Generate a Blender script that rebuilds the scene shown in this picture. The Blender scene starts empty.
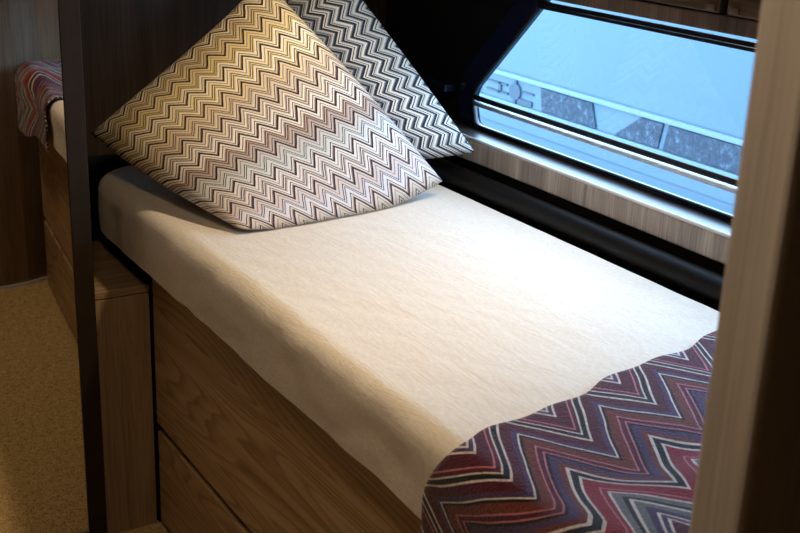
import bpy, bmesh, math, random
from mathutils import Vector, Matrix, noise

sc = bpy.context.scene
COL = sc.collection
random.seed(7)

# ------------------------------------------------------------------ camera
CAM = Vector((-0.80015, 0.0, 1.5))
ROT = ((0.8549729, -0.14230574, 0.4987689),
       (-0.517353, -0.30253159, 0.80051266),
       (0.0369758, -0.94245621, -0.33227861))
right = Vector(r[0] for r in ROT)
up = -Vector(r[1] for r in ROT)
fwd = Vector(r[2] for r in ROT)
cam_d = bpy.data.cameras.new('camera')
cam = bpy.data.objects.new('camera', cam_d)
COL.objects.link(cam)
M = Matrix((right, up, -fwd)).transposed().to_4x4()
M.translation = CAM
cam.matrix_world = M
cam_d.sensor_width = 36
cam_d.lens = 36 * 1168.23 / 800
cam_d.clip_start = 0.02
cam_d.dof.use_dof = True
cam_d.dof.focus_distance = 2.15
cam_d.dof.aperture_fstop = 11
sc.camera = cam

# ------------------------------------------------------------------ world and light
world = bpy.data.worlds.new('world')
sc.world = world
world.use_nodes = True
bg = world.node_tree.nodes['Background']
bg.inputs[0].default_value = (0.46, 0.70, 1.0, 1)
bg.inputs[1].default_value = 12.5


def lamp(name, kind, loc, target, energy, color, size=0.2, spot=None, blend=0.5):
    d = bpy.data.lights.new(name, kind)
    d.energy = energy
    d.color = color
    if kind == 'AREA':
        d.shape = 'DISK'
        d.size = size
    else:
        d.shadow_soft_size = size
    if spot:
        d.spot_size = math.radians(spot)
        d.spot_blend = blend
    o = bpy.data.objects.new(name, d)
    COL.objects.link(o)
    o.location = loc
    v = Vector(target) - Vector(loc)
    o.rotation_euler = v.to_track_quat('-Z', 'Y').to_euler()
    return o


WARM = (1.0, 0.72, 0.42)
lamp('bed_lamp', 'SPOT', (0.42, 1.42, 1.98), (0.05, 1.84, 0.79), 54, (1.0, 0.79, 0.53), 0.05, 92, 1.0)
lamp('aisle_lamp', 'AREA', (-0.55, 0.85, 2.02), (-0.52, 0.95, 0), 7.5, (1.0, 0.78, 0.52), 0.25)
# daylight through the window opening
pd = bpy.data.lights.new('window_portal', 'AREA')
pd.shape = 'RECTANGLE'
pd.size = 1.75
pd.size_y = 0.30
pd.cycles.is_portal = True
po = bpy.data.objects.new('window_portal', pd)
COL.objects.link(po)
po.location = (0.86, 1.42, 1.045)
po.rotation_euler = Vector((-1, 0, 0)).to_track_quat('-Z', 'Z').to_euler()

vs = sc.view_settings
vs.view_transform = 'Standard'
vs.look = 'None'
vs.gamma = 1
vs.use_curve_mapping = False
vs.exposure = 0.0

# ------------------------------------------------------------------ materials


def srgb(r, g, b):
    f = lambda c: (c / 255 / 12.92) if c / 255 <= 0.04045 else ((c / 255 + 0.055) / 1.055) ** 2.4
    return (f(r), f(g), f(b), 1)


class NT:
    def __init__(self, name):
        self.m = bpy.data.materials.new(name)
        self.m.use_nodes = True
        self.t = self.m.node_tree
        self.b = self.t.nodes['Principled BSDF']
        self.out = self.t.nodes['Material Output']

    def n(self, typ, **kw):
        x = self.t.nodes.new(typ)
        for k, v in kw.items():
            setattr(x, k, v)
        return x

    def l(self, a, b):
        self.t.links.new(a, b)

    def math(self, op, a, b=None, c=None):
        x = self.n('ShaderNodeMath', operation=op)
        for i, v in enumerate((a, b, c)):
            if v is None:
                continue
            if isinstance(v, (int, float)):
                x.inputs[i].default_value = v
            else:
                self.l(v, x.inputs[i])
        return x.outputs[0]

    def ramp(self, fac, stops, interp='LINEAR'):
        x = self.n('ShaderNodeValToRGB')
        cr = x.color_ramp
        cr.interpolation = interp
        while len(cr.elements) < len(stops):
            cr.elements.new(0.5)
        for e, (p, c) in zip(cr.elements, stops):
            e.position = p
            e.color = c
        self.l(fac, x.inputs[0])
        return x.outputs[0]

    def mix(self, fac, a, b):
        x = self.n('ShaderNodeMix', data_type='RGBA')
        for s, v in ((x.inputs[0], fac), (x.inputs[6], a), (x.inputs[7], b)):
            if isinstance(v, (int, float, tuple)):
                s.default_value = v
            else:
                self.l(v, s)
        return x.outputs[2]

    def coord(self, scale, kind='Object', rot=(0, 0, 0)):
        tc = self.n('ShaderNodeTexCoord')
        mp = self.n('ShaderNodeMapping')
        mp.inputs['Scale'].default_value = scale
        mp.inputs['Rotation'].default_value = rot
        self.l(tc.outputs[kind], mp.inputs[0])
        return mp.outputs[0]

    def noise(self, vec, scale, detail=4, rough=0.55, dist=0.0):
        x = self.n('ShaderNodeTexNoise')
        x.inputs['Scale'].default_value = scale
        x.inputs['Detail'].default_value = detail
        x.inputs['Roughness'].default_value = rough
        x.inputs['Distortion'].default_value = dist
        self.l(vec, x.inputs['Vector'])
        return x.outputs[0]

    def bump(self, h, strength, dist=0.002):
        x = self.n('ShaderNodeBump')
        x.inputs['Strength'].default_value = strength
        x.inputs['Distance'].default_value = dist
        self.l(h, x.inputs['Height'])
        self.l(x.outputs[0], self.b.inputs['Normal'])

    def base(self, c):
        if isinstance(c, tuple):
            self.b.inputs['Base Color'].default_value = c
        else:
            self.l(c, self.b.inputs['Base Color'])

    def set(self, rough=0.5, metal=0.0, spec=0.5):
        self.b.inputs['Roughness'].default_value = rough
        self.b.inputs['Metallic'].default_value = metal
        self.b.inputs['Specular IOR Level'].default_value = spec


def plain(name, col, rough=0.5, metal=0.0, spec=0.5, var=0.12):
    t = NT(name)
    nz = t.noise(t.coord((1, 1, 1)), 35, 3)
    lo = tuple(c * (1 - var) for c in col[:3]) + (1,)
    hi = tuple(min(1, c * (1 + var)) for c in col[:3]) + (1,)
    t.base(t.ramp(nz, [(0.3, lo), (0.7, hi)]))
    t.set(rough, metal, spec)
    return t.m


def wood(name, dark, mid, light, axis, rough=0.5, spec=0.4, cathedral=0.5, fine=1.0):
    """axis = the direction the grain runs along (0, 1 or 2)."""
    t = NT(name)
    s1 = [26, 26, 26]
    s1[axis] = 1.5
    a = t.noise(t.coord(tuple(s1)), 1.0, 3, 0.6, 0.6)
    s2 = [420 * fine, 420 * fine, 420 * fine]
    s2[axis] = 7
    b = t.noise(t.coord(tuple(s2)), 1.0, 3, 0.6)
    s3 = [7, 7, 7]
    s3[axis] = 0.55
    rings = t.noise(t.coord(tuple(s3)), 1.0, 1.5, 0.45, 0.35)
    fr = t.math('FRACT', t.math('MULTIPLY', rings, 26))
    ring = t.ramp(fr, [(0.0, (0, 0, 0, 1)), (0.35, (.75, .75, .75, 1)), (0.85, (1, 1, 1, 1)), (1.0, (0, 0, 0, 1))])
    mixv = t.math('ADD', t.math('MULTIPLY', a, 0.55), t.math('MULTIPLY', b, 0.45))
    mixv = t.math('ADD', t.math('MULTIPLY', mixv, 1 - 0.36 * cathedral), t.math('MULTIPLY', ring, 0.36 * cathedral))
    t.base(t.ramp(mixv, [(0.34, dark), (0.52, mid), (0.70, light)]))
    t.set(rough, 0, spec)
    t.bump(mixv, 0.25, 0.0015)
    return t.m


M_bed = wood('oak_bed_front', srgb(122, 96, 66), srgb(162, 132, 96), srgb(188, 158, 120), 1, 0.5, 0.4, 0.55)
M_cab = wood('oak_vertical', srgb(112, 90, 66), srgb(140, 116, 88), srgb(158, 134, 104), 2, 0.5, 0.4, 0.15)
M_cabtop = wood('oak_cabinet_top', srgb(96, 76, 52), srgb(136, 110, 80), srgb(160, 132, 100), 0, 0.42, 0.4, 0.3)
M_head = wood('dark_oak_panel', srgb(34, 26, 20), srgb(50, 39, 31), srgb(64, 52, 42), 2, 0.55, 0.15, 0.25)
M_part = wood('lit_oak_partition', srgb(160, 150, 142), srgb(184, 174, 166), srgb(196, 187, 180), 2, 0.5, 0.4, 0.08)  # light on the post end is put into this paler, greyer oak
M_foot = wood('unlit_oak_partition_back', srgb(92, 74, 56), srgb(122, 100, 78), srgb(140, 118, 94), 2, 0.55, 0.3, 0.12)
M_sill = wood('grey_brown_grained_laminate', srgb(92, 84, 79), srgb(150, 139, 132), srgb(200, 190, 182), 2, 0.34, 0.5, 0.0, 0.7)
M_ledge = wood('grey_brown_grained_ledge', srgb(30, 27, 26), srgb(50, 46, 44), srgb(66, 62, 59), 0, 0.3, 0.3, 0.0, 0.7)  # sill laminate darkened in colour to hold down daylight on the top
M_lock = wood('dark_locker_oak', srgb(40, 30, 22), srgb(70, 55, 42), srgb(92, 74, 58), 1, 0.45, 0.4, 0.3)
M_lockrail = wood('locker_rail_oak', srgb(48, 39, 36), srgb(86, 74, 68), srgb(112, 98, 92), 2, 0.4, 0.4, 0.0, 0.7)
M_black = plain('black_gap', srgb(9, 8, 8), 0.8, 0, 0.2)
M_wallblack = plain('black_wall_lining', srgb(10, 11, 14), 0.8, 0, 0.2)
M_frame_dark = plain('dark_bronze_frame', srgb(38, 29, 22), 0.5, 0.0, 0.15)
M_rubber = plain('black_rubber', srgb(18, 17, 16), 0.5, 0, 0.16)
M_winframe = plain('gloss_navy_black_frame', srgb(12, 22, 46), 0.16, 0, 0.6)
M_gasket = plain('black_gasket', srgb(6, 6, 8), 0.5, 0, 0.25)
M_silver = plain('brushed_silver', srgb(200, 200, 200), 0.25, 1.0)
M_pale = plain('pale_plastic', srgb(214, 218, 224), 0.3, 0, 0.5, 0.04)
M_ceil = plain('cream_ceiling', srgb(205, 196, 180), 0.8)
M_aisle = wood('aisle_wall_oak', srgb(104, 88, 70), srgb(138, 118, 96), srgb(158, 138, 114), 2, 0.55, 0.4, 0.2)


def sheet_mat():
    t = NT('beige_sheet_cotton')
    w = t.noise(t.coord((500, 90, 300)), 1.0, 2)
    g = t.noise(t.coord((26, 7, 14), rot=(0, 0, 0.5)), 1.0, 4, 0.6, 0.5)
    t.base(t.ramp(w, [(0.3, srgb(204, 193, 180)), (0.7, srgb(218, 208, 195))]))
    h = t.math('ADD', t.math('MULTIPLY', w, 0.12), g)
    t.set(0.85, 0, 0.15)
    t.bump(h, 0.4, 0.0065)
    return t.m


M_sheet = sheet_mat()


def carpet_mat():
    t = NT('gold_brown_loop_carpet')
    v = t.n('ShaderNodeTexVoronoi')
    v.inputs['Scale'].default_value = 1.0
    t.l(t.coord((300, 340, 300), rot=(0, 0, 0.05)), v.inputs['Vector'])
    nz = t.noise(t.coord((60, 60, 60)), 1.0, 4, 0.7)
    f = t.math('ADD', t.math('MULTIPLY', v.outputs['Distance'], -0.55), t.math('ADD', t.math('MULTIPLY', nz, 0.5), 0.2))
    t.base(t.ramp(f, [(-0.0, srgb(146, 118, 74)), (0.25, srgb(204, 174, 122)), (0.5, srgb(236, 210, 162))]))
    t.set(0.95, 0, 0.05)
    t.bump(f, 0.6, 0.004)
    return t.m


M_carpet = carpet_mat()


def zigzag(t, teeth, amp, swap=False):
    ax, ay = (1, 0) if swap else (0, 1)
    tc = t.n('ShaderNodeTexCoord')
    sep = t.n('ShaderNodeSeparateXYZ')
    t.l(tc.outputs['UV'], sep.inputs[0])
    wob = t.noise(tc.outputs['UV'], 7, 2)
    u = t.math('MULTIPLY', sep.outputs[ax], teeth)
    tri = t.math('ABSOLUTE', t.math('SUBTRACT', t.math('FRACT', u), 0.5))      # 0..0.5
    return t.math('ADD', t.math('ADD', sep.outputs[ay], t.math('MULTIPLY', tri, amp * 2)),
                  t.math('MULTIPLY', wob, 0.02))


def cushion_mat(name, teeth, amp, rows, darks, mids, alts, lights, stops, swap=False):
    t = NT(name)
    f = zigzag(t, teeth, amp, swap)
    fr = t.math('FRACT', t.math('MULTIPLY', f, rows))
    row2 = t.math('FRACT', t.math('MULTIPLY', f, rows * 0.381))
    g = lambda v: (v, v, v, 1)
    D, Md, A, L = 0.0, 0.34, 0.67, 1.0
    lev = dict(D=D, M=Md, A=A, L=L)
    stops = [(p, lev[k]) for p, k in stops]
    s = t.ramp(fr, [(p, g(v)) for p, v in stops], 'CONSTANT')
    fs = t.math('MULTIPLY', f, 1 / (1 + amp))
    cd, cm, ca, cl = (t.ramp(fs, r) for r in (darks, mids, alts, lights))
    sw = t.ramp(row2, [(0.0, g(0)), (0.45, g(1))], 'CONSTANT')
    cl2 = t.mix(t.math('MULTIPLY', sw, 0.55), cl, ca)
    c = t.mix(t.math('GREATER_THAN', s, 0.2), cd, cm)
    c = t.mix(t.math('GREATER_THAN', s, 0.5), c, ca)
    c = t.mix(t.math('GREATER_THAN', s, 0.85), c, cl2)
    t.base(c)
    t.set(0.85, 0, 0.2)
    w = t.noise(t.coord((420, 420, 420)), 1.0, 2)
    t.bump(t.math('ADD', t.math('MULTIPLY', s, 0.3), w), 0.3, 0.0012)
    return t.m


M_cush = cushion_mat(
    'gold_brown_zigzag_fabric', 10.5, 0.055, 10,
    [(0.0, srgb(50, 22, 26)), (0.2, srgb(56, 36, 28)), (0.45, srgb(40, 32, 40)), (0.72, srgb(46, 22, 24)), (0.88, srgb(44, 40, 56)), (1, srgb(70, 48, 48))],
    [(0.0, srgb(72, 42, 42)), (0.12, srgb(132, 106, 76)), (0.24, srgb(194, 162, 102)), (0.34, srgb(190, 154, 90)), (0.46, srgb(160, 134, 112)), (0.60, srgb(136, 108, 96)), (0.74, srgb(142, 138, 140)), (0.85, srgb(150, 120, 102)), (1, srgb(170, 140, 110))],
    [(0.0, srgb(98, 64, 58)), (0.10, srgb(180, 154, 116)), (0.22, srgb(222, 194, 124)), (0.32, srgb(226, 196, 116)), (0.42, srgb(212, 184, 146)), (0.54, srgb(182, 160, 146)), (0.64, srgb(148, 116, 102)), (0.72, srgb(196, 202, 200)), (0.84, srgb(160, 132, 118)), (0.92, srgb(204, 194, 194)), (1, srgb(190, 172, 146))],
    [(0.0, srgb(190, 168, 142)), (0.10, srgb(250, 238, 206)), (0.45, srgb(252, 242, 222)), (0.65, srgb(218, 212, 204)), (0.85, srgb(214, 204, 196)), (1, srgb(206, 192, 176))],
    [(0.0, 'D'), (0.10, 'L'), (0.23, 'M'), (0.29, 'L'), (0.38, 'A'), (0.46, 'D'), (0.505, 'L'), (0.57, 'D'), (0.61, 'A'), (0.69, 'L'), (0.82, 'D'), (0.87, 'L'), (0.94, 'M')])
M_cush2 = cushion_mat(
    'blue_grey_zigzag_fabric', 10.5, 0.055, 10,
    [(0.0, srgb(20, 20, 24)), (0.5, srgb(20, 22, 36)), (0.8, srgb(46, 52, 66)), (1, srgb(34, 38, 44))],
    [(0.0, srgb(96, 96, 92)), (0.35, srgb(84, 86, 92)), (0.55, srgb(50, 56, 80)), (0.72, srgb(104, 112, 124)), (1, srgb(140, 148, 152))],
    [(0.0, srgb(140, 132, 112)), (0.35, srgb(176, 164, 138)), (0.52, srgb(58, 64, 86)), (0.66, srgb(118, 126, 138)), (0.85, srgb(196, 194, 186)), (1, srgb(140, 138, 126))],
    [(0.0, srgb(232, 220, 196)), (0.4, srgb(240, 226, 202)), (0.7, srgb(226, 220, 208)), (1, srgb(242, 236, 224))],
    [(0.0, 'D'), (0.15, 'L'), (0.24, 'D'), (0.30, 'L'), (0.42, 'M'), (0.50, 'D'), (0.63, 'L'), (0.68, 'D'), (0.73, 'A'), (0.82, 'L'), (0.93, 'M')], True)


def throw_mat():
    t = NT('burgundy_zigzag_wool')
    f = zigzag(t, 5.2, 0.115)
    W, K, B, P, Rr, O, G, PK = (srgb(214, 202, 196), srgb(20, 14, 20), srgb(78, 16, 36), srgb(72, 50, 88), srgb(134, 26, 44),
                                srgb(108, 48, 36), srgb(108, 110, 112), srgb(188, 112, 126))
    seq = [(P, 12), (W, 4), (P, 8), (W, 4), (B, 26), (PK, 3), (B, 8), (W, 4), (K, 10), (W, 4), (B, 20), (P, 10), (W, 4), (K, 5), (O, 18), (PK, 4), (B, 8), (PK, 4),
           (K, 5), (P, 14), (O, 10), (W, 5), (K, 12), (W, 4), (Rr, 24), (PK, 3), (Rr, 8), (W, 4), (G, 14), (K, 8), (W, 5), (G, 14)]
    tot = sum(w for _, w in seq)
    pos, stops = 0, []
    for c_, w in seq:
        stops.append((pos / tot, c_))
        pos += w
    fr = t.math('FRACT', t.math('MULTIPLY', f, 2.5))
    c = t.ramp(fr, stops, 'CONSTANT')
    w = t.noise(t.coord((260, 260, 260)), 1.0, 3, 0.7)
    dk = t.n('ShaderNodeMix', data_type='RGBA', blend_type='MULTIPLY')
    dk.inputs[0].default_value = 0.7
    t.l(c, dk.inputs[6])
    t.l(t.ramp(w, [(0.3, (.22, .22, .22, 1)), (0.62, (1, 1, 1, 1))]), dk.inputs[7])
    t.base(dk.outputs[2])
    t.set(0.95, 0, 0.1)
    t.b.inputs['Sheen Weight'].default_value = 0.2
    t.bump(w, 0.8, 0.004)
    return t.m


M_throw = throw_mat()


def mirror_mat():
    t = NT('mirror_silver')
    t.base((0.82, 0.80, 0.77, 1))
    t.set(0.0, 1.0)
    return t.m


M_mirror = mirror_mat()


def glass_mat(name, tint, gloss=0.05):
    t = NT(name)
    tr = t.n('ShaderNodeBsdfTransparent')
    tr.inputs[0].default_value = tint
    gl = t.n('ShaderNodeBsdfGlossy')
    gl.inputs['Roughness'].default_value = 0.02
    mx = t.n('ShaderNodeMixShader')
    mx.inputs[0].default_value = gloss
    t.l(tr.outputs[0], mx.inputs[1])
    t.l(gl.outputs[0], mx.inputs[2])
    t.l(mx.outputs[0], t.out.inputs['Surface'])
    return t.m


M_glass = glass_mat('acrylic_window', (0.93, 0.97, 1.0, 1), 0.018)

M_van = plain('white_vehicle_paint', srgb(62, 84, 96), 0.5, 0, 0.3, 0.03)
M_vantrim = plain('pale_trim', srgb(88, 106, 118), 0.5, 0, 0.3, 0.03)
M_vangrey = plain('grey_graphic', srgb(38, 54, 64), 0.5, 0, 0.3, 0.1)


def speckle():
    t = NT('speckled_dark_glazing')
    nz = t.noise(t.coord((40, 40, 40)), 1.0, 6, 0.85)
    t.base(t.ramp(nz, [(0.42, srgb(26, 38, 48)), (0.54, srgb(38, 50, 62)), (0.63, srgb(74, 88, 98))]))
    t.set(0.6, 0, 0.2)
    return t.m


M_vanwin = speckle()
M_lot = plain('pale_tarmac', srgb(90, 100, 108), 0.9, 0, 0.1, 0.2)

# ------------------------------------------------------------------ building helpers


def base_of(o):
    v = Vector((0, 0, 0))
    while o:
        v += o.location
        o = o.parent
    return v


def link(name, bm, mat, parent=None, smooth=False, bevel=0.0, kind=None, label=None, seg=2):
    """bm is in world coordinates; it becomes ONE mesh object."""
    bmesh.ops.recalc_face_normals(bm, faces=bm.faces)
    off = base_of(parent) if parent else Vector((0, 0, 0))
    for v in bm.verts:
        v.co -= off
    me = bpy.data.meshes.new(name)
    bm.to_mesh(me)
    bm.free()
    me.materials.append(mat)
    if smooth:
        for p in me.polygons:
            p.use_smooth = True
    o = bpy.data.objects.new(name, me)
    COL.objects.link(o)
    if parent:
        o.parent = parent
    if bevel:
        md = o.modifiers.new('bevel', 'BEVEL')
        md.width = bevel
        md.segments = seg
        md.limit_method = 'ANGLE'
    if kind:
        o['kind'] = kind
    if label:
        o['label'] = label
    return o


def thing(name, label, cat, loc, group=None):
    o = bpy.data.objects.new(name, None)
    o.empty_display_size = 0.05
    COL.objects.link(o)
    o.location = loc
    tag(o, label, cat, group)
    return o


def tag(o, label, cat, group=None):
    o['label'] = label
    o['category'] = cat
    if group:
        o['group'] = group


def bx(bm, x0, x1, y0, y1, z0, z1):
    r = bmesh.ops.create_cube(bm, size=1)
    for v in r['verts']:
        v.co = Vector(((x0 + x1) / 2 + v.co.x * (x1 - x0), (y0 + y1) / 2 + v.co.y * (y1 - y0), (z0 + z1) / 2 + v.co.z * (z1 - z0)))
    return r['verts']


def box(*a):
    bm = bmesh.new()
    bx(bm, *a)
    return bm


def prism(pts, d0, d1, axis='z'):
    """extrude a polygon: axis z -> pts are (x, y); axis y -> (x, z); axis x -> (y, z)"""
    bm = bmesh.new()
    f = {'z': lambda p, d: (p[0], p[1], d), 'y': lambda p, d: (p[0], d, p[1]), 'x': lambda p, d: (d, p[0], p[1])}[axis]
    a = [bm.verts.new(f(p, d0)) for p in pts]
    b = [bm.verts.new(f(p, d1)) for p in pts]
    bm.faces.new(a)
    bm.faces.new(b[::-1])
    n = len(pts)
    for i in range(n):
        bm.faces.new((a[i], a[(i + 1) % n], b[(i + 1) % n], b[i]))
    return bm


def fillet(pts, radii, seg=8):
    out = []
    n = len(pts)
    for i in range(n):
        p = Vector(pts[i])
        a = (Vector(pts[i - 1]) - p)
        b = (Vector(pts[(i + 1) % n]) - p)
        r = radii[i]
        if r <= 0:
            out.append(p)
            continue
        an = a.angle(b)
        d = min(r / math.tan(an / 2), 0.48 * a.length, 0.48 * b.length)
        a.normalize()
        b.normalize()
        A, B = p + a * d, p + b * d
        for k in range(seg + 1):
            s = k / seg
            out.append(A * (1 - s) ** 2 + p * 2 * s * (1 - s) + B * s * s)
    return out


def offset(pts, d):
    """offset a counter-clockwise closed outline outwards"""
    n = len(pts)
    res = []
    for i in range(n):
        a = (pts[i] - pts[i - 1]).normalized()
        b = (pts[(i + 1) % n] - pts[i]).normalized()
        na, nb = Vector((a.y, -a.x)), Vector((b.y, -b.x))
        m = (na + nb)
        m.normalize()
        res.append(pts[i] + m * (d / max(0.4, m.dot(na))))
    return res


def ring(inner, outer, x0, x1):
    """a flat ring between two outlines in the y-z plane, thick from x0 to x1"""
    bm = bmesh.new()
    vi0 = [bm.verts.new((x0, p.x, p.y)) for p in inner]
    vo0 = [bm.verts.new((x0, p.x, p.y)) for p in outer]
    vi1 = [bm.verts.new((x1, p.x, p.y)) for p in inner]
    vo1 = [bm.verts.new((x1, p.x, p.y)) for p in outer]
    n = len(inner)
    for i in range(n):
        j = (i + 1) % n
        bm.faces.new((vi0[i], vi0[j], vo0[j], vo0[i]))
        bm.faces.new((vi1[i], vo1[i], vo1[j], vi1[j]))
        bm.faces.new((vi0[i], vi1[i], vi1[j], vi0[j]))
        bm.faces.new((vo0[i], vo0[j], vo1[j], vo1[i]))
    return bm


def tube(path, rad, n=12, closed=False):
    bm = bmesh.new()
    rings = []
    m = len(path)
    for i, p in enumerate(path):
        a = path[i - 1] if (i or closed) else p
        b = path[(i + 1) % m] if (i < m - 1 or closed) else p
        d = (Vector(b) - Vector(a)).normalized()
        u = d.orthogonal().normalized() if abs(d.x) > 0.9 else d.cross(Vector((1, 0, 0))).normalized()
        w = d.cross(u)
        rings.append([bm.verts.new(Vector(p) + rad * (math.cos(2 * math.pi * k / n) * u + math.sin(2 * math.pi * k / n) * w)) for k in range(n)])
    for i in range(m if closed else m - 1):
        r0, r1 = rings[i], rings[(i + 1) % m]
        for k in range(n):
            bm.faces.new((r0[k], r0[(k + 1) % n], r1[(k + 1) % n], r1[k]))
    if not closed:
        bm.faces.new(rings[0][::-1])
        bm.faces.new(rings[-1])
    return bm


def sstep(a, b, x):
    t = max(0.0, min(1.0, (x - a) / (b - a)))
    return t * t * (3 - 2 * t)


# ------------------------------------------------------------------ the setting
XW = 0.80          # inner face of the window wall
link('floor', box(-1.35, 0.84, -1.0, 2.74, -0.04, 0.0), M_carpet, kind='structure')
link('ceiling', box(-1.39, 0.84, -1.04, 2.74, 2.05, 2.09), M_ceil, kind='structure')
link('wall_left', box(-1.39, -1.35, -1.04, 2.74, 0.0, 2.05), M_aisle, kind='structure')
link('wall_back', box(-1.35, 0.84, -1.04, -1.0, 0.0, 2.05), M_aisle, kind='structure')
link('wall_head', box(-1.35, 0.84, 2.70, 2.74, 0.0, 2.05), M_head, kind='structure')
link('trim_2', box(0.780, 0.7995, 2.682, 2.6995, 0.60, 2.04), M_head, kind='structure', bevel=0.003)

# partition at the foot of the bed, its rounded end post near the camera
back = [(0.80, 0.395), (0.25, 0.400), (0.03, 0.415), (-0.06, 0.460), (-0.15, 0.484), (-0.254, 0.490)]
front = [(-0.254, 0.444), (-0.15, 0.439), (-0.07, 0.418), (0.01, 0.375), (0.25, 0.355), (0.80, 0.350)]
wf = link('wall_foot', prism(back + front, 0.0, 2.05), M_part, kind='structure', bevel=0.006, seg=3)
wf.data.materials.append(M_foot)          # same oak on the bed side, browner without the post's painted light
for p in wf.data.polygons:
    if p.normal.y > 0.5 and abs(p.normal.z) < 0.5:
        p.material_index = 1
strip = [(x, y + 0.0005) for x, y in back[2:]] + [(x, y + 0.006) for x, y in back[2:]][::-1]
link('baseboard_foot', prism(strip, 0.0, 0.012), M_pale, kind='structure')

# window opening (y, z), listed counter-clockwise
raw = [(0.52, 0.899), (2.238, 0.899), (2.255, 0.955), (2.247, 0.985), (2.000, 1.226), (0.52, 1.228)]
hole = fillet(raw, [0.03, 0.022, 0.05, 0.05, 0.022, 0.03], 8)
dense = []
for i, p in enumerate(hole):
    q = hole[(i + 1) % len(hole)]
    k = max(1, int((q - p).length / 0.12))
    dense += [p.lerp(q, j / k) for j in range(k)]
hole = dense
cy, cz = 1.4, 1.05
Y0, Y1, Z0, Z1 = -1.04, 2.70, 0.0, 2.05


def wall_with_hole(x0, x1):
    """solid slab in the y-z plane with the window opening cut through"""
    rect, side = [], []
    for p in hole:
        dx, dz = p.x - cy, p.y - cz
        ty = ((Y1 if dx > 0 else Y0) - cy) / dx if abs(dx) > 1e-9 else 1e9
        tz = ((Z1 if dz > 0 else Z0) - cz) / dz if abs(dz) > 1e-9 else 1e9
        rect.append(Vector((cy + dx * min(ty, tz), cz + dz * min(ty, tz))))
        side.append(('R' if dx > 0 else 'L') if ty < tz else ('T' if dz > 0 else 'B'))
    bm = ring(hole, rect, x0, x1)
    corner = {frozenset('BR'): (Y1, Z0), frozenset('RT'): (Y1, Z1), frozenset('TL'): (Y0, Z1), frozenset('LB'): (Y0, Z0)}
    for i in range(len(hole)):
        j = (i + 1) % len(hole)
        if side[i] != side[j]:
            c_ = corner[frozenset((side[i], side[j]))]
            tri = [(rect[i].x, rect[i].y), c_, (rect[j].x, rect[j].y)]
            va = [bm.verts.new((x0, *q)) for q in tri]
            vb = [bm.verts.new((x1, *q)) for q in tri]
            bm.faces.new(va)
            bm.faces.new(vb[::-1])
            for k in (0, 1):
                bm.faces.new((va[k], va[k + 1], vb[k + 1], vb[k]))
    bmesh.ops.remove_doubles(bm, verts=bm.verts, dist=1e-5)
    return bm


link('wall_window', wall_with_hole(XW - 0.002, XW + 0.006), M_wallblack, kind='structure')

w = link('window_1', ring(offset(hole, -0.003), offset(hole, 0.062), XW - 0.010, XW + 0.002), M_winframe, kind='structure', bevel=0.004, seg=3)
link('gasket', tube([(XW - 0.010, p.x, p.y) for p in offset(hole, 0.000)], 0.0042, 10, True), M_gasket, w, True)
link('glass', ring([Vector((cy, cz)) + (p - Vector((cy, cz))) * 0.0005 for p in hole], hole, XW - 0.005, XW - 0.003), M_glass, w)
bar = prism([(0.776, 0.963), (0.784, 0.962), (0.784, 0.974), (0.776, 0.975)], 0.53, 2.243, 'y')
link('blind_bar', bar, M_gasket, w, bevel=0.002)
link('bar_edge', tube([(0.7885, 0.53, 0.9515), (0.7885, 2.243, 0.9515)], 0.0062, 12), M_pale, w, True, label='pale edge of the blind bar')
link('blind_bar', prism([(0.776, 1.201), (0.7875, 1.201), (0.7875, 1.2175), (0.776, 1.2175)], 0.53, 2.018, 'y'), M_gasket, w, bevel=0.002)
link('bar_edge', tube([(0.775, 0.53, 1.2095), (0.775, 2.01, 1.2095)], 0.0012, 8), M_silver, w, True, label='thin silver line on the upper blind bar')
link('wall_ledge_lip', box(0.76, 0.7995, 2.33, 2.46, 0.962, 0.982), M_winframe, kind='structure', bevel=0.003).name = 'trim_3'

# grained ledge below the window, its front and its top
prof = fillet([(0.724, 0.836), (0.7995, 0.836), (0.7995, 0.889), (0.724, 0.891)], [0.004, 0, 0, 0.011], 8)
sill = prism([(p.x, p.y) for p in prof], 0.46, 2.69, 'y')
o = link('window_sill', sill, M_sill, kind='structure', smooth=False)
o.data.materials.append(M_ledge)
for p in o.data.polygons:
    if p.normal.z > 0.9:
        p.material_index = 1
link('edge_highlight', tube([(0.7275, 0.46, 0.8885), (0.7275, 2.69, 0.8885)], 0.0042, 12), M_pale, o, True, label='pale strip put in for the highlight along the sill edge')  # added strip, its pale colour draws the edge highlight
# dark lining between the ledge and the mattress
link('trim_1', box(0.735, 0.7995, 0.46, 2.69, 0.0, 0.8355), M_black, kind='structure')

# ------------------------------------------------------------------ outside
link('ground', box(0.9, 9, -3, 12, -0.75, -0.70), M_lot, kind='structure')
van = thing('caravan', 'pale blue-white caravan parked outside beyond the window', 'caravan', (2.6, 3.6, -0.7))
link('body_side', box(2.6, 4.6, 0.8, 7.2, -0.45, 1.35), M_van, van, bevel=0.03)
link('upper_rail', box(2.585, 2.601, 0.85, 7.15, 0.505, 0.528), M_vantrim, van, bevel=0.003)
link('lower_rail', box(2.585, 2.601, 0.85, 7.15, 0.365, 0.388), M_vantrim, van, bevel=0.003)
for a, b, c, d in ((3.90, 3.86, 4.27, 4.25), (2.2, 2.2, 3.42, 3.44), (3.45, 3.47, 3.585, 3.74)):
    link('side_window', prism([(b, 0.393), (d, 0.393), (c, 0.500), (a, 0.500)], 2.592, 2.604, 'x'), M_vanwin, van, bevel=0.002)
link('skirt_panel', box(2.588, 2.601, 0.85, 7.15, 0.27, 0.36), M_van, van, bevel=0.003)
bm = bmesh.new()
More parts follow.
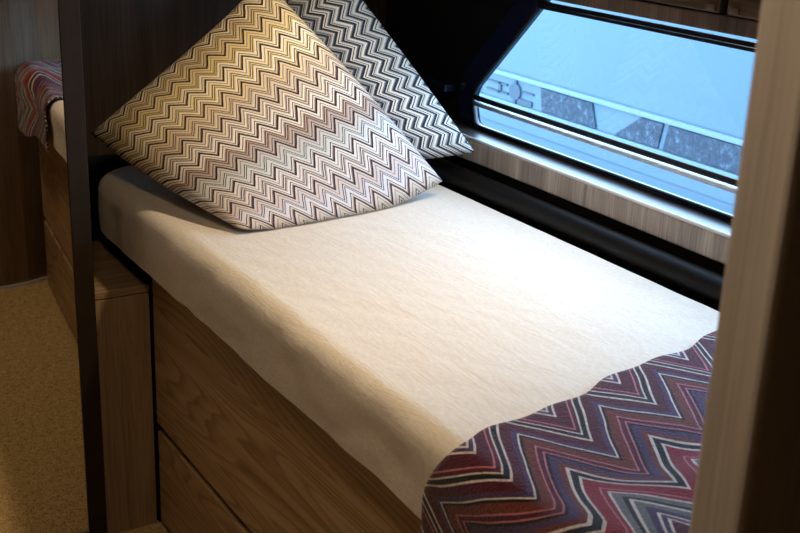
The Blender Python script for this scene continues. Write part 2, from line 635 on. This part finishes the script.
for y0, y1, z0, z1 in ((4.53, 4.72, 0.462, 0.470), (4.52, 4.70, 0.420, 0.428), (4.58, 4.60, 0.42, 0.47), (4.32, 4.41, 0.452, 0.460), (4.455, 4.475, 0.39, 0.505), (4.33, 4.44, 0.396, 0.42)):
    bx(bm, 2.592, 2.601, y0, y1, z0, z1)
for yc, zc, ry, rz in ((4.465, 0.447, 0.045, 0.04), (4.79, 0.42, 0.035, 0.04)):
    r = bmesh.ops.create_circle(bm, cap_ends=True, segments=24, radius=1)
    for v in r['verts']:
        v.co = Vector((2.590, yc + v.co.x * ry, zc + v.co.y * rz))
link('side_graphic', bm, M_vangrey, van, label='grey line graphic on the caravan side')
for yw in (2.0, 6.0):
    bm = bmesh.new()
    bmesh.ops.create_cone(bm, cap_ends=True, segments=32, radius1=0.32, radius2=0.32, depth=0.2, matrix=Matrix.Translation((2.75, yw, -0.38)) @ Matrix.Rotation(math.pi / 2, 4, 'Y'))
    link('wheel', bm, M_rubber, van, True)

# ------------------------------------------------------------------ overhead lockers
link('trim_5', box(0.70, 0.7995, 0.46, 2.25, 1.237, 1.2655), M_lockrail, kind='structure', bevel=0.002)
for y0, y1, lab, ly in ((1.419, 2.25, 'dark wooden overhead locker above window, farther from the pale post', 1.44),
                        (0.47, 1.409, 'dark wooden overhead locker above window, next to the pale post', 1.388)):
    t = thing('overhead_locker', lab, 'locker', (0.75, (y0 + y1) / 2, 1.266), 'overhead lockers above the window')
    link('carcass', box(0.712, 0.7995, y0, y1, 1.2665, 1.72), M_black, t)
    d = link('door', box(0.697, 0.711, y0 + 0.003, y1 - 0.003, 1.268, 1.715), M_lock, t, bevel=0.003)
    link('latch', box(0.690, 0.6965, ly - 0.012, ly + 0.012, 1.272, 1.282), M_lockrail, d, bevel=0.003)

# ------------------------------------------------------------------ wardrobe with mirror door
link('wall_wardrobe', box(-1.34, -0.160, 2.335, 2.6995, 0.0, 2.0), M_head, kind='structure', bevel=0.003)
ANG = math.radians(-3.25)
dv = Vector((math.cos(ANG), math.sin(ANG), 0))
nv = Vector((math.sin(ANG), -math.cos(ANG), 0))      # faces the aisle
P0 = Vector((-0.15, 2.25, 0))
EDGE = 0.0085                                        # right edge along dv from P0


def mpt(s, z, d):
    p = P0 + dv * s + nv * d
    return Vector((p.x, p.y, z))


mr = thing('mirror', 'tall dark-framed mirror at the left, reflecting carpet and bed foot', 'mirror', tuple(mpt(-0.35, 0.022, 0)))
S1, S0, ZB, ZT, FW = EDGE, -0.80, 0.022, 1.98, 0.040
bm = bmesh.new()


def mbox(bm, s0, s1, z0, z1, d0, d1):
    for v in bx(bm, s0, s1, d0, d1, z0, z1):
        v.co = mpt(v.co.x, v.co.z, v.co.y)


mbox(bm, S1 - FW, S1, ZB, ZT, -0.025, 0.004)
mbox(bm, S0, S0 + FW, ZB, ZT, -0.025, 0.004)
mbox(bm, S0 + FW, S1 - FW, ZB, ZB + FW, -0.025, 0.004)
mbox(bm, S0 + FW, S1 - FW, ZT - FW, ZT, -0.025, 0.004)
link('frame', bm, M_frame_dark, mr, bevel=0.0015)
bm = bmesh.new()
mbox(bm, S0 + FW, S1 - FW, ZB + FW, ZT - FW, -0.006, 0.0)
link('mirror_glass', bm, M_mirror, mr)
bm = bmesh.new()
mbox(bm, S0 + FW, S1 - FW, ZB + FW, ZB + FW + 0.002, 0.0, 0.003)
link('bevel_glint', bm, M_silver, mr, label='thin silver strip put in for the glint on the lower glass bevel')  # bevel highlight built as an added silver strip

# ------------------------------------------------------------------ bedside cabinet
cb = thing('bedside_cabinet', 'plain wooden bedside cabinet between the mirror and the bed', 'cabinet', (-0.075, 2.5, 0))
link('carcass', box(-0.150, -0.006, 2.328, 2.6995, 0.0, 0.570), M_black, cb)
link('front_panel', box(-0.152, -0.0045, 2.309, 2.327, 0.0, 0.578), M_cab, cb, bevel=0.0015)
link('top', box(-0.152, -0.004, 2.307, 2.699, 0.5805, 0.598), M_cabtop, cb, bevel=0.002)

# ------------------------------------------------------------------ bed
YF, YH = 0.50, 2.62
bed = thing('bed', 'fixed single bed with wood-grained drawer front below the window', 'bed', (0.35, 1.55, 0))
link('base', box(0.022, 0.72, YF, 2.628, 0.0, 0.655), M_black, bed)
link('front_panel', box(0.0, 0.020, YF, 2.300, 0.266, 0.655), M_bed, bed, bevel=0.002)
dr = link('drawer', box(0.0, 0.020, YF, 2.296, 0.012, 0.247), M_bed, bed, bevel=0.002)
link('end_panel', box(0.0, 0.020, 2.309, 2.69, 0.0, 0.600), M_black, bed)

# mattress with its fitted sheet
X0, X1 = -0.038, 0.672


def outline(r=0.10, n=12):
    pts = []
    for cx_, cy_, a0 in ((X1 - r, YH - r, 0), (X0 + r, YH - r, 90), (X0 + 0.03, YF + 0.03, 180), (X1 - 0.03, YF + 0.03, 270)):
        rr = r if a0 < 180 else 0.03
        for k in range(n + 1):
            a = math.radians(a0 + 90 * k / n)
            pts.append(Vector((cx_ + rr * math.cos(a), cy_ + rr * math.sin(a))))
    # resample evenly
    out, step = [], 0.012
    m = len(pts)
    for i in range(m):
        a, b = pts[i], pts[(i + 1) % m]
        k = max(1, int((b - a).length / step))
        for j in range(k):
            out.append(a.lerp(b, j / k))
    return out


ol = outline()
ZTOP = 0.788
mat_t = thing('mattress', 'mattress covered by a smooth beige fitted sheet, on the bed base', 'mattress', (0.32, 1.55, 0.657))
ins = offset(ol, -0.014)
bm = bmesh.new()
lo = [bm.verts.new((p.x, p.y, 0.6575)) for p in ins]
hi = [bm.verts.new((p.x, p.y, 0.755)) for p in ins]
bm.faces.new(lo[::-1])
bm.faces.new(hi)
for i in range(len(ins)):
    j = (i + 1) % len(ins)
    bm.faces.new((lo[i], lo[j], hi[j], hi[i]))
link('core', bm, plain('mattress_ticking', srgb(90, 76, 62), 0.9), mat_t)


def sheet_z(x, y):
    z = ZTOP
    z += 0.0022 * noise.noise(Vector((x * 5, y * 3, 0.3)))
    z += 0.0011 * noise.noise(Vector(((x * 0.8 + y * 0.6) * 26, (y * 0.8 - x * 0.6) * 6, 1.7)))
    k = sstep(2.0, 2.35, y) * sstep(0.30, 0.02, x)
    z += k * 0.007 * noise.noise(Vector(((x + y * 0.45) * 16, (y - x) * 3.0, 8.2)))
    return z


bm = bmesh.new()
rings = []
R_ = 0.038
prof = []
for k in range(9):
    prof.append((0.0, 0.6575 + (ZTOP - R_ - 0.652) * k / 8))
for k in range(1, 8):
    a = math.pi / 2 * k / 8
    prof.append((R_ * (1 - math.cos(a)), ZTOP - R_ + R_ * math.sin(a)))
prof.append((R_, ZTOP))
for d, z in prof:
    rg = offset(ol, -d) if d else ol
    vs_ = []
    for i, p in enumerate(rg):
        q = Vector((p.x, p.y, z))
        tz = (ZTOP - z) / (ZTOP - 0.652)
        nrm_ = (ol[i] - Vector((0.318, max(0.9, min(2.3, ol[i].y))))).normalized()
        wv = noise.noise(Vector((ol[i].x * 6, ol[i].y * 6, 2.0 + z * 7)))
        wv2 = noise.noise(Vector((ol[i].x * 17, ol[i].y * 17 + z * 9, 6.0 + z * 22)))
        pl = sstep(2.05, 2.4, ol[i].y) * 0.012 * noise.noise(Vector((ol[i].x * 5, ol[i].y * 13 + z * 9, 3.0))) * math.sin(math.pi * min(1, tz))
        wv, wv2 = wv * (1 - 0.6 * tz), wv2 * (1.3 - 0.6 * tz)
        q.x += nrm_.x * (pl + 0.006 * wv + 0.005 * wv2) * min(1, tz * 1.5 + 0.1)
        q.y += nrm_.y * (pl + 0.006 * wv + 0.005 * wv2) * min(1, tz * 1.5 + 0.1)
        if tz > 0.99:
            q.z += 0.004 * abs(wv)
            q += Vector((-nrm_.x, -nrm_.y, 0)) * 0.006
        if d:
            q.z += (sheet_z(q.x, q.y) - ZTOP) * (d / R_)
        vs_.append(bm.verts.new(q))
    rings.append(vs_)
inner = offset(ol, -R_)
K = 36
for k in range(1, K + 1):
    s = k / K
    vs_ = []
    for p in inner:
        c_ = Vector((0.318, max(YF + 0.36, min(YH - 0.36, p.y))))
        q = p.lerp(c_, s)
        vs_.append(bm.verts.new((q.x, q.y, sheet_z(q.x, q.y))))
    rings.append(vs_)
n_ = len(ol)
for a, b in zip(rings, rings[1:]):
    for i in range(n_):
        j = (i + 1) % n_
        bm.faces.new((a[i], a[j], b[j], b[i]))
bmesh.ops.remove_doubles(bm, verts=bm.verts, dist=0.0004)
link('fitted_sheet', bm, M_sheet, mat_t, True)
# black padded roll between the mattress and the window ledge
ro = link('padded_roll', tube([(0.700, y, 0.800) for y in (0.50, 1.0, 1.6, 2.2, 2.66)], 0.0245, 20), M_rubber, None, True)
tag(ro, 'black padded roll lying along the window side of the bed', 'bolster')
hb = link('head_bolster', fillet and prism([(p.x, p.y) for p in fillet([(2.635, 0.602), (2.695, 0.602), (2.695, 0.800), (2.635, 0.795)], [0.01, 0.0, 0.02, 0.025], 6)], -0.03, 0.66, 'x'), M_black, None)
tag(hb, 'low black bolster between mattress head and dark wall', 'bolster')

# ------------------------------------------------------------------ cushions


def cushion(name, L, T, R, B, thick, mat, label, group, floor_z=None, N=56, EDG=(0, 0, 0, 0), sag=0.0):
    L, T, R, B = map(Vector, (L, T, R, B))
    nrm_ = (R - L).cross(T - B).normalized()
    if nrm_.dot(CAM - (L + T + R + B) / 4) < 0:
        nrm_ = -nrm_
    bm = bmesh.new()
    uvl = bm.loops.layers.uv.new('UVMap')
    c0 = (L + T + R + B) / 4

    def pos(u, v, side):
        a, b = 2 * u - 1, 2 * v - 1
        # edges drawn in between the pointed corners
        pa = a * (1 + (EDG[0] if a < 0 else EDG[1]) * (1 - b ** 2) * abs(a) ** 3)
        pb = b * (1 + (EDG[2] if b < 0 else EDG[3]) * (1 - a ** 2) * abs(b) ** 3)
        uu, vv = (pa + 1) / 2, (pb + 1) / 2
        p = (L * (1 - uu) + T * uu) * (1 - vv) + (B * (1 - uu) + R * uu) * vv
        h = max(0.0, (1 - abs(a) ** 2.6) * (1 - abs(b) ** 2.6)) ** 0.55
        edge = max(abs(a), abs(b))
        wr = 0.006 * noise.noise(Vector((u * 7, v * 7, side * 3.1 + thick * 40))) * sstep(0.35, 0.9, edge) * h
        wr += 0.004 * noise.noise(Vector((u * 3, v * 3, side * 5.1)))
        p = p + nrm_ * side * (thick / 2 * h + wr * min(1, h * 2))
        p.z -= sag * (1 - a * a) * sstep(0.35, 1.0, v) * (1 if floor_z else 0)
        if floor_z is not None and p.z < floor_z:
            p.z = floor_z + 0.05 * (p.z - floor_z) * 0
        return p

    grids = {}
    for side in (1, -1):
        g = [[bm.verts.new(pos(i / N, j / N, side)) for i in range(N + 1)] for j in range(N + 1)]
        grids[side] = g
        for j in range(N):
            for i in range(N):
                q = ((i, j), (i + 1, j), (i + 1, j + 1), (i, j + 1))
                try:
                    f = bm.faces.new([g[y][x] for x, y in q])
                except ValueError:
                    continue
                for lp, (x, y) in zip(f.loops, q):
                    lp[uvl].uv = (x / N, y / N)
    bmesh.ops.remove_doubles(bm, verts=bm.verts, dist=0.0002)
    o = link(name, bm, mat, None, True)
    tag(o, label, 'cushion', group)
    return o


cushion('cushion', (-0.059, 2.50, 0.897), (0.243, 2.255, 1.250), (0.590, 2.068, 0.826), (0.080, 2.005, 0.800), 0.185, M_cush,
        'large zigzag cushion in gold, cream and brown at the front', 'zigzag cushions on the bed', 0.791, EDG=(0.05, 0.03, -0.05, 0.06), sag=0.022)
cushion('cushion', (0.18, 2.60, 0.99), (0.475, 2.42, 1.285), (0.700, 2.108, 0.872), (0.33, 2.32, 0.82), 0.12, M_cush2,
        'blue-grey and white zigzag cushion behind the gold one', 'zigzag cushions on the bed', 0.791, EDG=(0.0, 0.02, 0.0, 0.04), sag=0.0)

# ------------------------------------------------------------------ throw
bm = bmesh.new()
uvl = bm.loops.layers.uv.new('UVMap')
XA, XE, RC = 0.655, -0.010, 0.040
LEN_TOP = XA - XE
ARC = RC * math.pi / 2
DROP = 0.105
TOT = LEN_TOP + ARC + DROP
NS, NTT = 130, 90


def throw_pt(s, t):
    d = s * TOT
    if d < LEN_TOP:
        x, z, nx, nz = XA - d, 0.0, 0.0, 1.0
        ye = 1.085 + 0.215 * x
        dd = 0
    else:
        e = d - LEN_TOP
        if e < ARC:
            a = e / RC
            x, z = XE - RC * math.sin(a), -RC * (1 - math.cos(a))
            nx, nz = -math.sin(a), math.cos(a)
        else:
            x, z, nx, nz = XE - RC, -RC - (e - ARC), -1.0, 0.0
        dd = e
        ye = 1.083 + 0.035 * sstep(0.0, 0.12, e)
    ye += 0.006 * math.sin(d * 23) + 0.004 * math.sin(d * 51 + 1)
    yend = 0.505
    y = ye + (yend - ye) * t
    f1 = noise.noise(Vector((d * 3.2, y * 9, 0.5)))
    f2 = noise.noise(Vector((d * 8, y * 13, 4.5)))
    lift = sstep(0.94, 0.78, y) * (0.35 + 0.65 * sstep(0.505, 0.62, y)) * sstep(0.02, 0.20, d)
    h = 0.0062 + 0.0022 * f2 + lift * (0.028 + 0.018 * f1 + 0.008 * f2) * (1.0 if nz > 0.5 else 0.62)
    if d > LEN_TOP + ARC:
        h += 0.010 * f1 * (d - LEN_TOP - ARC) / DROP
        z -= 0.030 * lift * (d - LEN_TOP - ARC) / DROP
    h = max(0.0062, h)
    return Vector((x + nx * h, y, ZTOP + 0.001 + z + nz * h)), (d / 0.78, (ye - y) * 1.0 + 0.0)


grid = []
for j in range(NTT + 1):
    row = []
    for i in range(NS + 1):
        p, uv = throw_pt(i / NS, j / NTT)
        row.append((bm.verts.new(p), uv))
    grid.append(row)
for j in range(NTT):
    for i in range(NS):
        q = (grid[j][i], grid[j][i + 1], grid[j + 1][i + 1], grid[j + 1][i])
        f = bm.faces.new([a for a, _ in q])
        for lp, (_, uv) in zip(f.loops, q):
            lp[uvl].uv = uv
th = link('throw_blanket', bm, M_throw, None, True)
md = th.modifiers.new('solid', 'SOLIDIFY')
md.thickness = 0.005
md.offset = 0
tag(th, 'burgundy and purple zigzag wool throw draped over the bed foot', 'blanket')
